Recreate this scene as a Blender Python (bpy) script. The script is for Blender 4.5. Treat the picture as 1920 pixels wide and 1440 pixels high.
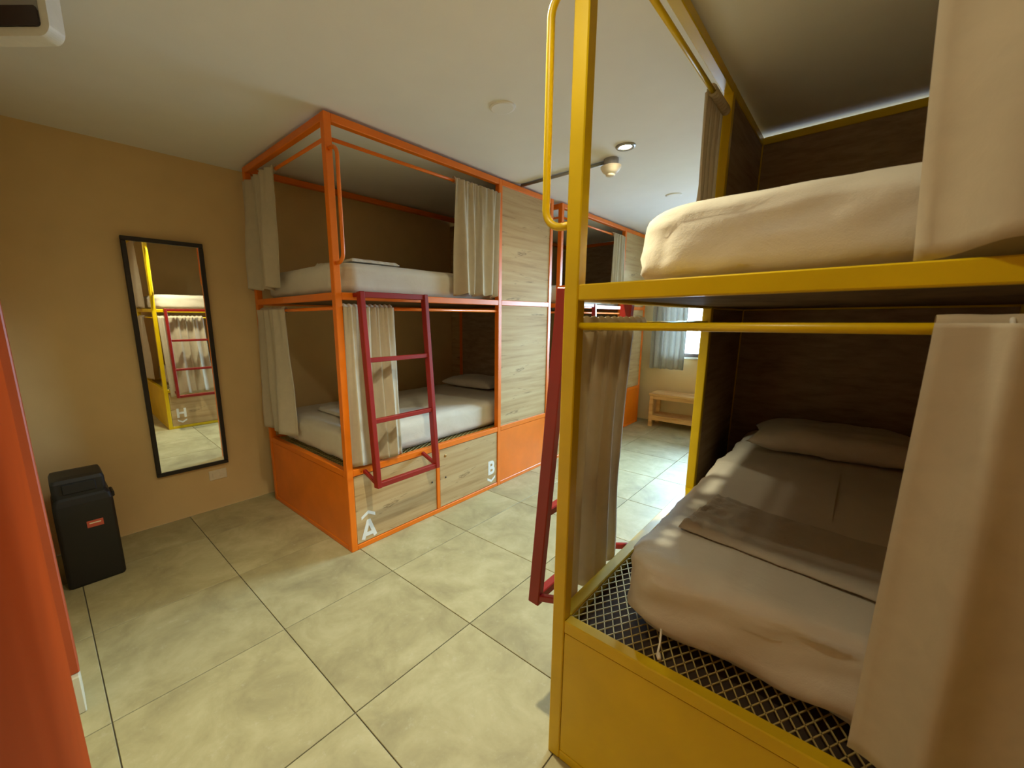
import bpy, bmesh, math, random
from mathutils import Vector, Matrix, noise

scene = bpy.context.scene
col = scene.collection
for o in list(bpy.data.objects):
    bpy.data.objects.remove(o, do_unlink=True)

# ------------------------------------------------------------------ camera
FPX, YAW, PITCH, ROLL = 765.69, 47.15, 10.85, -0.27
CX, CY = 889.66, 746.63
CAM_Z = 1.3885
cam_d = bpy.data.cameras.new('camera')
cam = bpy.data.objects.new('camera', cam_d)
col.objects.link(cam)
cam_d.sensor_fit = 'HORIZONTAL'
cam_d.sensor_width = 36.0
cam_d.lens = FPX / 1920 * 36.0
cam_d.shift_x = (960 - CX) / 1920
cam_d.shift_y = (CY - 720) / 1920
cam_d.clip_start = 0.01
cam_d.clip_end = 200
ya, pi_, ro = map(math.radians, (YAW, PITCH, ROLL))
fw = Vector((math.sin(ya) * math.cos(pi_), math.cos(ya) * math.cos(pi_), -math.sin(pi_)))
rt = Vector((math.cos(ya), -math.sin(ya), 0))
up = rt.cross(fw)
rt2 = rt * math.cos(ro) + up * math.sin(ro)
up2 = -rt * math.sin(ro) + up * math.cos(ro)
M = Matrix((rt2, up2, -fw)).transposed().to_4x4()
M.translation = (0, 0, CAM_Z)
cam.matrix_world = M
cam_d.dof.use_dof = True
cam_d.dof.focus_distance = 2.2
cam_d.dof.aperture_fstop = 5.0
scene.camera = cam

# ------------------------------------------------------------------ world, exposure
scene.view_settings.view_transform = 'Standard'
scene.view_settings.look = 'None'
scene.view_settings.gamma = 1.0
scene.view_settings.use_curve_mapping = False
scene.view_settings.exposure = 0.55
w = bpy.data.worlds.new('world')
scene.world = w
w.use_nodes = True
bg = w.node_tree.nodes['Background']
# overcast sky above the horizon, paler ground below it
wt = w.node_tree
w_tc = wt.nodes.new('ShaderNodeTexCoord')
w_sep = wt.nodes.new('ShaderNodeSeparateXYZ')
w_rmp = wt.nodes.new('ShaderNodeValToRGB')
w_map = wt.nodes.new('ShaderNodeMapRange')
w_map.inputs['From Min'].default_value = -1.0
w_map.inputs['From Max'].default_value = 1.0
w_rmp.color_ramp.elements[0].position = 0.47
w_rmp.color_ramp.elements[0].color = (0.10, 0.135, 0.18, 1)
w_rmp.color_ramp.elements[1].position = 0.52
w_rmp.color_ramp.elements[1].color = (0.47, 0.76, 1.0, 1)
wt.links.new(w_tc.outputs['Generated'], w_sep.inputs[0])
wt.links.new(w_sep.outputs['Z'], w_map.inputs['Value'])
wt.links.new(w_map.outputs[0], w_rmp.inputs['Fac'])
wt.links.new(w_rmp.outputs['Color'], bg.inputs['Color'])
bg.inputs['Strength'].default_value = 54.0

# portal that guides daylight sampling through the window opening
pd = bpy.data.lights.new('window_portal', 'AREA')
pd.shape = 'RECTANGLE'
pd.size, pd.size_y = 2.02, 1.22
pd.cycles.is_portal = True
po = bpy.data.objects.new('window_portal', pd)
col.objects.link(po)
po.matrix_world = Matrix.Translation((5.95, 0.91, 1.51)) @ Matrix(((0, 0, 1, 0), (1, 0, 0, 0), (0, 1, 0, 0), (0, 0, 0, 1)))

LAMP_POWER = 40.0
LAMP_COLOR = (1.0, 0.97, 0.70)

# ------------------------------------------------------------------ dimensions
ZT, CEIL = 2.418, 2.436
Y_BACK, Y_FRONT = 3.377, -0.70
X_LEFT, X_RIGHT = -0.085, 5.78

# ------------------------------------------------------------------ materials
def srgb(r, g, b):
    f = lambda c: (c / 12.92 if c <= 0.04045 else ((c + 0.055) / 1.055) ** 2.4)
    return (f(r / 255), f(g / 255), f(b / 255), 1)

def new_mat(name):
    m = bpy.data.materials.new(name)
    m.use_nodes = True
    nt = m.node_tree
    return m, nt, nt.nodes['Principled BSDF']

def N(nt, typ, **kw):
    n = nt.nodes.new(typ)
    for k, v in kw.items():
        if k in n.inputs:
            n.inputs[k].default_value = v
        else:
            setattr(n, k, v)
    return n

def ramp(nt, stops):
    r = nt.nodes.new('ShaderNodeValToRGB')
    el = r.color_ramp.elements
    while len(el) < len(stops):
        el.new(0.5)
    for e, (p, c) in zip(el, stops):
        e.position = p
        e.color = c
    return r

def mapped(nt, scale, coord='Object'):
    tc = N(nt, 'ShaderNodeTexCoord')
    mp = N(nt, 'ShaderNodeMapping')
    mp.inputs['Scale'].default_value = scale
    nt.links.new(tc.outputs[coord], mp.inputs['Vector'])
    return mp

def add_bump(nt, b, src, strength, dist=0.002):
    bp = N(nt, 'ShaderNodeBump', Strength=strength, Distance=dist)
    nt.links.new(src, bp.inputs['Height'])
    nt.links.new(bp.outputs['Normal'], b.inputs['Normal'])

def paint(name, c, rough=0.38, var=0.08, bump=0.12):
    m, nt, b = new_mat(name)
    mp = mapped(nt, (1, 1, 1))
    n = N(nt, 'ShaderNodeTexNoise', Scale=5.0, Detail=4.0)
    nt.links.new(mp.outputs['Vector'], n.inputs['Vector'])
    lo = tuple(x * (1 - var) for x in c[:3]) + (1,)
    hi = tuple(min(1, x * (1 + var)) for x in c[:3]) + (1,)
    r = ramp(nt, [(0.3, lo), (0.7, hi)])
    nt.links.new(n.outputs['Fac'], r.inputs['Fac'])
    nt.links.new(r.outputs['Color'], b.inputs['Base Color'])
    b.inputs['Roughness'].default_value = rough
    n2 = N(nt, 'ShaderNodeTexNoise', Scale=180.0, Detail=2.0)
    nt.links.new(mp.outputs['Vector'], n2.inputs['Vector'])
    add_bump(nt, b, n2.outputs['Fac'], bump, 0.001)
    return m

def plain(name, c, rough=0.5, metal=0.0):
    m, nt, b = new_mat(name)
    n = N(nt, 'ShaderNodeTexNoise', Scale=40.0, Detail=2.0)
    mp = mapped(nt, (1, 1, 1))
    nt.links.new(mp.outputs['Vector'], n.inputs['Vector'])
    r = ramp(nt, [(0.3, tuple(x * 0.94 for x in c[:3]) + (1,)), (0.7, c)])
    nt.links.new(n.outputs['Fac'], r.inputs['Fac'])
    nt.links.new(r.outputs['Color'], b.inputs['Base Color'])
    b.inputs['Roughness'].default_value = rough
    b.inputs['Metallic'].default_value = metal
    return m

def wood(name, light, mid, dark, axis_scale=(0.9, 3, 13), knots=True, rough=0.7):
    m, nt, b = new_mat(name)
    mp = mapped(nt, axis_scale)
    n1 = N(nt, 'ShaderNodeTexNoise', Scale=2.2, Detail=9.0, Roughness=0.6, Distortion=0.25)
    nt.links.new(mp.outputs['Vector'], n1.inputs['Vector'])
    r1 = ramp(nt, [(0.28, dark), (0.45, mid), (0.62, light), (0.85, mid)])
    nt.links.new(n1.outputs['Fac'], r1.inputs['Fac'])
    last = r1.outputs['Color']
    if knots:
        mp2 = mapped(nt, (0.8, 1, 8.0))
        n2 = N(nt, 'ShaderNodeTexNoise', Scale=2.6, Detail=5.0, Roughness=0.65, Distortion=1.0)
        nt.links.new(mp2.outputs['Vector'], n2.inputs['Vector'])
        r2 = ramp(nt, [(0.60, (0, 0, 0, 1)), (0.655, (1, 1, 1, 1)), (0.70, (0, 0, 0, 1))])
        nt.links.new(n2.outputs['Fac'], r2.inputs['Fac'])
        mul = N(nt, 'ShaderNodeMath', operation='MULTIPLY')
        mul.inputs[1].default_value = 0.75
        nt.links.new(r2.outputs['Color'], mul.inputs[0])
        mx = N(nt, 'ShaderNodeMix', data_type='RGBA')
        nt.links.new(mul.outputs[0], mx.inputs['Factor'])
        nt.links.new(last, mx.inputs['A'])
        mx.inputs['B'].default_value = tuple(x * 0.5 for x in dark[:3]) + (1,)
        last = mx.outputs['Result']
    nt.links.new(last, b.inputs['Base Color'])
    b.inputs['Roughness'].default_value = rough
    b.inputs['Specular IOR Level'].default_value = 0.15
    add_bump(nt, b, n1.outputs['Fac'], 0.15, 0.002)
    return m

def fabric(name, c, rough=0.9, translucent=0.0, wr=0.5, scale=9.0):
    m, nt, b = new_mat(name)
    mp = mapped(nt, (1, 1, 1))
    n = N(nt, 'ShaderNodeTexNoise', Scale=scale, Detail=5.0, Roughness=0.55, Distortion=0.6)
    nt.links.new(mp.outputs['Vector'], n.inputs['Vector'])
    r = ramp(nt, [(0.3, tuple(x * 0.93 for x in c[:3]) + (1,)), (0.7, c)])
    nt.links.new(n.outputs['Fac'], r.inputs['Fac'])
    nt.links.new(r.outputs['Color'], b.inputs['Base Color'])
    b.inputs['Roughness'].default_value = rough
    b.inputs['Sheen Weight'].default_value = 0.15
    b.inputs['Specular IOR Level'].default_value = 0.15
    wv = N(nt, 'ShaderNodeTexNoise', Scale=350.0, Detail=1.0)
    nt.links.new(mp.outputs['Vector'], wv.inputs['Vector'])
    ad = N(nt, 'ShaderNodeMath', operation='MULTIPLY_ADD')
    nt.links.new(wv.outputs['Fac'], ad.inputs[0])
    ad.inputs[1].default_value = 0.08
    nt.links.new(n.outputs['Fac'], ad.inputs[2])
    add_bump(nt, b, ad.outputs[0], wr, 0.012)
    if translucent > 0:
        tr = N(nt, 'ShaderNodeBsdfTranslucent')
        nt.links.new(r.outputs['Color'], tr.inputs['Color'])
        mx = N(nt, 'ShaderNodeMixShader')
        mx.inputs[0].default_value = translucent
        out = nt.nodes['Material Output']
        nt.links.new(b.outputs[0], mx.inputs[1])
        nt.links.new(tr.outputs[0], mx.inputs[2])
        nt.links.new(mx.outputs[0], out.inputs['Surface'])
    return m

def tile_mat(name):
    m, nt, b = new_mat(name)
    tc = N(nt, 'ShaderNodeTexCoord')
    oi = N(nt, 'ShaderNodeObjectInfo')
    off = N(nt, 'ShaderNodeVectorMath', operation='MULTIPLY_ADD')
    cmb = N(nt, 'ShaderNodeCombineXYZ')
    for i in range(3):
        nt.links.new(oi.outputs['Random'], cmb.inputs[i])
    nt.links.new(cmb.outputs[0], off.inputs[0])
    off.inputs[1].default_value = (17, 31, 7)
    nt.links.new(tc.outputs['Object'], off.inputs[2])
    n1 = N(nt, 'ShaderNodeTexNoise', Scale=4.5, Detail=9.0, Roughness=0.65, Distortion=0.4)
    nt.links.new(off.outputs[0], n1.inputs['Vector'])
    r1 = ramp(nt, [(0.22, srgb(144, 133, 99)), (0.5, srgb(174, 163, 122)), (0.78, srgb(198, 188, 147))])
    nt.links.new(n1.outputs['Fac'], r1.inputs['Fac'])
    n2 = N(nt, 'ShaderNodeTexNoise', Scale=28.0, Detail=6.0, Roughness=0.75)
    nt.links.new(off.outputs[0], n2.inputs['Vector'])
    r2 = ramp(nt, [(0.58, (0, 0, 0, 1)), (0.75, (1, 1, 1, 1))])
    nt.links.new(n2.outputs['Fac'], r2.inputs['Fac'])
    mu = N(nt, 'ShaderNodeMath', operation='MULTIPLY')
    mu.inputs[1].default_value = 0.35
    nt.links.new(r2.outputs['Color'], mu.inputs[0])
    mx = N(nt, 'ShaderNodeMix', data_type='RGBA')
    nt.links.new(mu.outputs[0], mx.inputs['Factor'])
    nt.links.new(r1.outputs['Color'], mx.inputs['A'])
    mx.inputs['B'].default_value = srgb(206, 200, 176)
    hs = N(nt, 'ShaderNodeHueSaturation')
    ma = N(nt, 'ShaderNodeMapRange')
    ma.inputs['To Min'].default_value = 0.95
    ma.inputs['To Max'].default_value = 1.04
    nt.links.new(oi.outputs['Random'], ma.inputs['Value'])
    nt.links.new(ma.outputs[0], hs.inputs['Value'])
    nt.links.new(mx.outputs['Result'], hs.inputs['Color'])
    nt.links.new(hs.outputs['Color'], b.inputs['Base Color'])
    b.inputs['Roughness'].default_value = 0.5
    b.inputs['Specular IOR Level'].default_value = 0.3
    add_bump(nt, b, n2.outputs['Fac'], 0.08, 0.002)
    return m

def emit(name, c, s):
    m, nt, b = new_mat(name)
    b.inputs['Base Color'].default_value = c
    b.inputs['Emission Color'].default_value = c
    b.inputs['Emission Strength'].default_value = s
    return m

def mirror_mat():
    m, nt, b = new_mat('mirror_glass')
    b.inputs['Base Color'].default_value = (0.93, 0.95, 0.92, 1)
    b.inputs['Metallic'].default_value = 1.0
    b.inputs['Roughness'].default_value = 0.012
    return m

def glass_mat():
    m, nt, b = new_mat('window_glass')
    g = N(nt, 'ShaderNodeBsdfTransparent')
    gl = N(nt, 'ShaderNodeBsdfGlossy', Roughness=0.02)
    mx = N(nt, 'ShaderNodeMixShader')
    fr = N(nt, 'ShaderNodeFresnel', IOR=1.45)
    nt.links.new(fr.outputs[0], mx.inputs[0])
    nt.links.new(g.outputs[0], mx.inputs[1])
    nt.links.new(gl.outputs[0], mx.inputs[2])
    nt.links.new(mx.outputs[0], nt.nodes['Material Output'].inputs['Surface'])
    return m

def matt(m):
    m.node_tree.nodes['Principled BSDF'].inputs['Specular IOR Level'].default_value = 0.08
    return m

MAT = dict(
    orange=paint('orange_paint', srgb(234, 118, 4)),
    yellow=paint('yellow_paint', srgb(222, 186, 0)),
    red=paint('red_paint', srgb(142, 26, 18)),
    door=matt(paint('orange_red_paint', srgb(150, 54, 6), rough=0.7)),
    jamb=paint('jamb_paint', srgb(160, 62, 14), rough=0.5),
    wall=paint('wall_paint', srgb(224, 193, 140), rough=0.9, var=0.03, bump=0.25),
    ceiling=paint('ceiling_paint', srgb(238, 236, 232), rough=0.95, var=0.015, bump=0.2),
    wood=wood('oak_laminate', srgb(197, 169, 124), srgb(185, 154, 108), srgb(154, 122, 80), axis_scale=(0.42, 1, 9)),
    shaded_oak=wood('shaded_oak_laminate', srgb(168, 144, 116), srgb(154, 130, 102), srgb(130, 106, 80), knots=False),  # same oak laminate, with the shade inside the bunks put into its colour
    pine=wood('pine', srgb(222, 178, 118), srgb(206, 158, 98), srgb(176, 126, 72), axis_scale=(3, 0.8, 8), knots=False),
    underboard=plain('dark_board', srgb(74, 56, 38), 0.8),  # dark tone standing in for shade under the bed mesh
    ply=wood('plywood', srgb(120, 96, 70), srgb(104, 82, 58), srgb(80, 60, 42), knots=False),
    sheet=fabric('white_sheet', srgb(214, 204, 186), wr=0.35, scale=6.0),
    pillow=fabric('pillow_cotton', srgb(208, 198, 182), wr=0.5, scale=10.0),
    folded=fabric('grey_cotton', srgb(188, 178, 160), wr=0.6, scale=14.0),
    curtain=fabric('curtain_cotton', srgb(226, 212, 186), translucent=0.36, wr=0.12, scale=20.0),
    wcurtain=fabric('window_curtain_cotton', srgb(200, 198, 192), translucent=0.25, wr=0.1, scale=20.0),
    grout=plain('grout', srgb(112, 106, 92), 0.95),
    tile=tile_mat('porcelain_tile'),
    black=plain('black_plastic', srgb(26, 24, 24), 0.5),
    frame_black=plain('black_frame', srgb(30, 24, 22), 0.4),
    mirror=mirror_mat(),
    white=plain('white_plastic', srgb(232, 228, 218), 0.45),
    cream=plain('cream_plastic', srgb(240, 226, 200), 0.5),
    grey=plain('grey_plastic', srgb(150, 148, 150), 0.5),
    steel=plain('galvanised_steel', srgb(160, 160, 158), 0.35, 0.9),
    mesh=plain('mesh_steel', srgb(206, 186, 120), 0.45, 0.25),
    print_white=plain('white_print', srgb(236, 234, 228), 0.6),
    brass=plain('brass', srgb(170, 120, 60), 0.35, 0.8),
    dark=plain('dark_hole', srgb(30, 24, 20), 0.8),
    label_red=plain('label_red', srgb(206, 92, 70), 0.6),
    lens_dark=plain('smoked_strip', srgb(52, 40, 46), 0.25),
    aluminium=plain('window_aluminium', srgb(110, 92, 84), 0.5, 0.3),
    glass=glass_mat(),
    lamp=emit('lamp_glow', (1.0, 0.86, 0.62, 1), 30.0),
    plinth=plain('pale_plinth', srgb(196, 186, 160), 0.6),
)

# ------------------------------------------------------------------ mesh helpers
def empty(name, loc=(0, 0, 0), rz=0.0):
    o = bpy.data.objects.new(name, None)
    o.empty_display_size = 0.05
    o.location = loc
    o.rotation_euler = (0, 0, rz)
    col.objects.link(o)
    return o

def tag(o, label=None, cat=None, group=None, kind=None):
    if label: o['label'] = label
    if cat: o['category'] = cat
    if group: o['group'] = group
    if kind: o['kind'] = kind
    return o

def mk(name, bm, mat, parent=None, smooth=False, origin=None):
    """bm is in world coordinates (or the parent's frame when a parent empty is given with origin)"""
    bmesh.ops.recalc_face_normals(bm, faces=bm.faces)
    if origin is not None:
        bmesh.ops.translate(bm, verts=bm.verts, vec=-Vector(origin))
    me = bpy.data.meshes.new(name)
    bm.to_mesh(me)
    bm.free()
    if smooth:
        for p in me.polygons:
            p.use_smooth = True
    me.materials.append(MAT[mat] if isinstance(mat, str) else mat)
    o = bpy.data.objects.new(name, me)
    col.objects.link(o)
    if origin is not None:
        o.location = origin
    if parent is not None:
        o.parent = parent
        base = Vector((0, 0, 0))
        p = parent
        while p is not None:
            base += p.location
            p = p.parent
        if origin is not None:
            o.location = Vector(origin) - base
        else:
            # vertices were given in world space
            me.transform(Matrix.Translation(-base))
    return o

def box_bm(x0, x1, y0, y1, z0, z1, bev=0.0, seg=1, bm=None):
    if x0 > x1: x0, x1 = x1, x0
    if y0 > y1: y0, y1 = y1, y0
    b = bm or bmesh.new()
    vs = [b.verts.new((x, y, z)) for x in (x0, x1) for y in (y0, y1) for z in (z0, z1)]
    q = [(0, 1, 3, 2), (4, 6, 7, 5), (0, 4, 5, 1), (2, 3, 7, 6), (0, 2, 6, 4), (1, 5, 7, 3)]
    fs = [b.faces.new([vs[i] for i in f]) for f in q]
    if bev > 0:
        es = list({e for f in fs for e in f.edges})
        bmesh.ops.bevel(b, geom=es, offset=bev, segments=seg, profile=0.5, affect='EDGES')
    return b

def bar_bm(p0, p1, wx, wy, bm=None, ref=(1, 0, 0), bev=0.003):
    """rectangular bar from p0 to p1; wx along ref, wy across"""
    b = bm or bmesh.new()
    p0, p1 = Vector(p0), Vector(p1)
    dirv = (p1 - p0).normalized()
    r = Vector(ref)
    r = (r - dirv * r.dot(dirv)).normalized()
    s = dirv.cross(r)
    vs = []
    for p in (p0, p1):
        for a, c in ((-1, -1), (1, -1), (1, 1), (-1, 1)):
            vs.append(b.verts.new(p + r * wx / 2 * a + s * wy / 2 * c))
    fs = [b.faces.new([vs[i] for i in f]) for f in [(0, 3, 2, 1), (4, 5, 6, 7), (0, 1, 5, 4), (1, 2, 6, 5), (2, 3, 7, 6), (3, 0, 4, 7)]]
    if bev > 0:
        es = list({e for f in fs for e in f.edges})
        bmesh.ops.bevel(b, geom=es, offset=bev, segments=1, profile=0.5, affect='EDGES')
    return b

def tube_bm(pts, r, n=12, bm=None, closed=False, caps=True):
    b = bm or bmesh.new()
    pts = [Vector(p) for p in pts]
    rings = []
    prev = None
    for i, p in enumerate(pts):
        if i == 0: t = pts[1] - pts[0]
        elif i == len(pts) - 1: t = pts[-1] - pts[-2]
        else: t = (pts[i + 1] - p).normalized() + (p - pts[i - 1]).normalized()
        t.normalize()
        if prev is None:
            a = Vector((0, 0, 1)) if abs(t.z) < 0.9 else Vector((1, 0, 0))
            prev = (a - t * a.dot(t)).normalized()
        else:
            prev = (prev - t * prev.dot(t)).normalized()
        s = t.cross(prev)
        rings.append([b.verts.new(p + (prev * math.cos(2 * math.pi * k / n) + s * math.sin(2 * math.pi * k / n)) * r) for k in range(n)])
    for a, c in zip(rings, rings[1:]):
        for k in range(n):
            b.faces.new((a[k], a[(k + 1) % n], c[(k + 1) % n], c[k]))
    if caps:
        b.faces.new(rings[0][::-1])
        b.faces.new(rings[-1])
    return b

def lathe_bm(c, prof, n=32, axis='z', bm=None):
    """prof: list of (r, h); revolved about axis through c"""
    b = bm or bmesh.new()
    c = Vector(c)
    rings = []
    for r, h in prof:
        if r < 1e-6:
            off = {'z': (0, 0, h), 'y': (0, h, 0), 'x': (h, 0, 0)}[axis]
            rings.append([b.verts.new(c + Vector(off))])
            continue
        ring = []
        for k in range(n):
            a = 2 * math.pi * k / n
            p = {'z': (r * math.cos(a), r * math.sin(a), h), 'y': (r * math.cos(a), h, r * math.sin(a)), 'x': (h, r * math.cos(a), r * math.sin(a))}[axis]
            ring.append(b.verts.new(c + Vector(p)))
        rings.append(ring)
    for a, d in zip(rings, rings[1:]):
        if len(a) == 1 and len(d) == 1: continue
        for k in range(n):
            if len(a) == 1: b.faces.new((a[0], d[(k + 1) % n], d[k]))
            elif len(d) == 1: b.faces.new((a[k], a[(k + 1) % n], d[0]))
            else: b.faces.new((a[k], a[(k + 1) % n], d[(k + 1) % n], d[k]))
    return b

def fbm(p, s, seed=0, oct_=3):
    v = 0; a = 1; t = 0
    q = Vector(p) * s + Vector((seed * 3.7, seed * 1.3, seed * 7.1))
    for _ in range(oct_):
        v += a * noise.noise(q); t += a
        q = q * 2.03; a *= 0.5
    return v / t

# ------------------------------------------------------------------ room shell
def struct(name, bm, mat, parent=None, **kw):
    o = mk(name, bm, mat, parent, **kw)
    if parent is None:
        o['kind'] = 'structure'
    return o

floor = struct('floor', box_bm(X_LEFT - 0.1, X_RIGHT + 0.1, Y_FRONT - 0.1, Y_BACK + 0.1, -0.12, -0.006), 'grout')
tag(floor, 'floor of square beige grey porcelain tiles')
GX, GY, TS, GAP = 0.6077, 1.7572, 0.60, 0.004
tile_me = None
i0, i1 = math.floor((X_LEFT - GX) / TS), math.ceil((X_RIGHT - GX) / TS)
j0, j1 = math.floor((Y_FRONT - GY) / TS), math.ceil((Y_BACK - GY) / TS)
for i in range(i0, i1):
    for j in range(j0, j1):
        x0, x1 = max(X_LEFT, GX + i * TS), min(X_RIGHT, GX + (i + 1) * TS)
        y0, y1 = max(Y_FRONT, GY + j * TS), min(Y_BACK, GY + (j + 1) * TS)
        if x1 - x0 < 0.02 or y1 - y0 < 0.02: continue
        full = abs(x1 - x0 - TS) < 1e-6 and abs(y1 - y0 - TS) < 1e-6
        c = ((x0 + x1) / 2, (y0 + y1) / 2, 0)
        if full and tile_me is not None:
            o = bpy.data.objects.new('floor_tile', tile_me)
            col.objects.link(o); o.parent = floor; o.location = c
        else:
            hx, hy = (x1 - x0) / 2 - GAP / 2, (y1 - y0) / 2 - GAP / 2
            o = mk('floor_tile', box_bm(-hx, hx, -hy, hy, -0.008, 0.0, bev=0.0012), 'tile', floor)
            o.location = c
            if full: tile_me = o.data

struct('ceiling', box_bm(X_LEFT - 0.1, X_RIGHT + 0.1, Y_FRONT - 0.1, Y_BACK + 0.1, CEIL, CEIL + 0.1), 'ceiling')
struct('wall_back', box_bm(X_LEFT - 0.1, X_RIGHT + 0.1, Y_BACK, Y_BACK + 0.1, 0, CEIL), 'wall')
struct('wall_front', box_bm(X_LEFT - 0.1, X_RIGHT + 0.1, Y_FRONT - 0.1, Y_FRONT, 0, CEIL), 'wall')
struct('wall_left', box_bm(X_LEFT - 0.1, X_LEFT, Y_FRONT, Y_BACK, 0, CEIL), 'wall')
# window wall with an opening
WY0, WY1, WZ0, WZ1 = -0.10, 1.92, 0.90, 2.12
b = box_bm(X_RIGHT, X_RIGHT + 0.14, Y_FRONT, WY0, 0, CEIL)
box_bm(X_RIGHT, X_RIGHT + 0.14, WY1, Y_BACK, 0, CEIL, bm=b)
box_bm(X_RIGHT, X_RIGHT + 0.14, WY0, WY1, 0, WZ0, bm=b)
box_bm(X_RIGHT, X_RIGHT + 0.14, WY0, WY1, WZ1, CEIL, bm=b)
struct('wall_right', b, 'wall')
win = empty('window_1', (X_RIGHT + 0.06, (WY0 + WY1) / 2, WZ0))
tag(win, kind='structure')
ft = 0.045
for (a0, a1, z0, z1) in ((WY0, WY1, WZ0, WZ0 + ft), (WY0, WY1, WZ1 - ft, WZ1), (WY0, WY0 + ft, WZ0 + ft, WZ1 - ft), (WY1 - ft, WY1, WZ0 + ft, WZ1 - ft), (0.89, 0.935, WZ0 + ft, WZ1 - ft)):
    mk('window_frame', box_bm(X_RIGHT + 0.04, X_RIGHT + 0.09, a0, a1, z0, z1, bev=0.004), 'aluminium', win)
for (a0, a1) in ((WY0 + ft, 0.89), (0.935, WY1 - ft)):
    mk('pane', box_bm(X_RIGHT + 0.062, X_RIGHT + 0.068, a0, a1, WZ0 + ft, WZ1 - ft), 'glass', win)
mk('window_sill', box_bm(X_RIGHT - 0.02, X_RIGHT + 0.04, WY0 - 0.02, WY1 + 0.02, WZ0 - 0.025, WZ0, bev=0.004), 'white', win)

# open door leaf and jamb right beside the camera
DX = -0.036
door = empty('door_1', (DX - 0.02, 0.55, 0))
tag(door, 'orange red door standing open at the left edge', kind='structure')
mk('door_leaf', box_bm(DX - 0.04, DX, 0.12, 1.0, 0.012, 2.06, bev=0.003), 'door', door)
mk('door_handle', tube_bm([(DX, 0.20, 1.02), (DX + 0.012, 0.20, 1.02), (DX + 0.014, 0.20, 0.98)], 0.006, 8), 'steel', door, smooth=True)
jamb = struct('trim_1', box_bm(X_LEFT, -0.045, 1.90, 2.0, 0.15, 2.1, bev=0.004), 'jamb')
struct('trim_2', box_bm(X_LEFT, -0.047, 1.88, 2.02, 0.0, 0.15, bev=0.004), 'plinth')

# ------------------------------------------------------------------ bunk beds
T = 0.04

def stroke_bm(paths, wd, bm):
    """flat strokes of width wd in the XY plane; each path is a list of points"""
    for k, pts in enumerate(paths):
        pts = [Vector((x, y, 0.0003 * (k + len(bm.faces) * 0.1))) for x, y in pts]
        prev = None
        for i, p in enumerate(pts):
            if i == 0: t = pts[1] - p
            elif i == len(pts) - 1: t = p - pts[i - 1]
            else: t = (pts[i + 1] - p).normalized() + (p - pts[i - 1]).normalized()
            t.normalize()
            nrm = Vector((-t.y, t.x, 0)) * wd / 2
            q = (bm.verts.new(p + nrm), bm.verts.new(p - nrm))
            if prev: bm.faces.new((prev[0], q[0], q[1], prev[1]))
            prev = q
    return bm

def text_bm(ch, size):
    """bold sans capitals, cap height 0.72 * size, centred on x"""
    h, wd = 0.72 * size, 0.155 * size
    bm = bmesh.new()
    def bowl(x0, x1, y0, y1):
        r = (y1 - y0) / 2
        cy = (y0 + y1) / 2
        pts = [(x0, y0), (x1 - r, y0)]
        pts += [(x1 - r + r * math.cos(t), cy + r * math.sin(t)) for t in [math.radians(-75 + 15 * k) for k in range(11)]]
        pts += [(x1 - r, y1), (x0, y1)]
        return pts
    hw = 0.27 * size
    if ch == 'A':
        stroke_bm([[(-hw, 0), (0, h)], [(hw, 0), (0, h)], [(-hw * 0.6, h * 0.24), (hw * 0.6, h * 0.24)]], wd, bm)
        stroke_bm([[(-wd * 0.45, h), (wd * 0.45, h)]], wd * 0.3, bm)
    elif ch == 'B':
        x0, x1 = -hw * 0.85, hw * 0.95
        e = wd / 2
        stroke_bm([[(x0 + e, 0), (x0 + e, h)], bowl(x0 + e, x1 - e, e, h * 0.5), bowl(x0 + e, x1 - e * 1.4, h * 0.5, h - e)], wd, bm)
    elif ch == 'H':
        e = hw * 0.85
        stroke_bm([[(-e, 0), (-e, h)], [(e, 0), (e, h)], [(-e, h / 2), (e, h / 2)]], wd, bm)
    return bm

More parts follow.
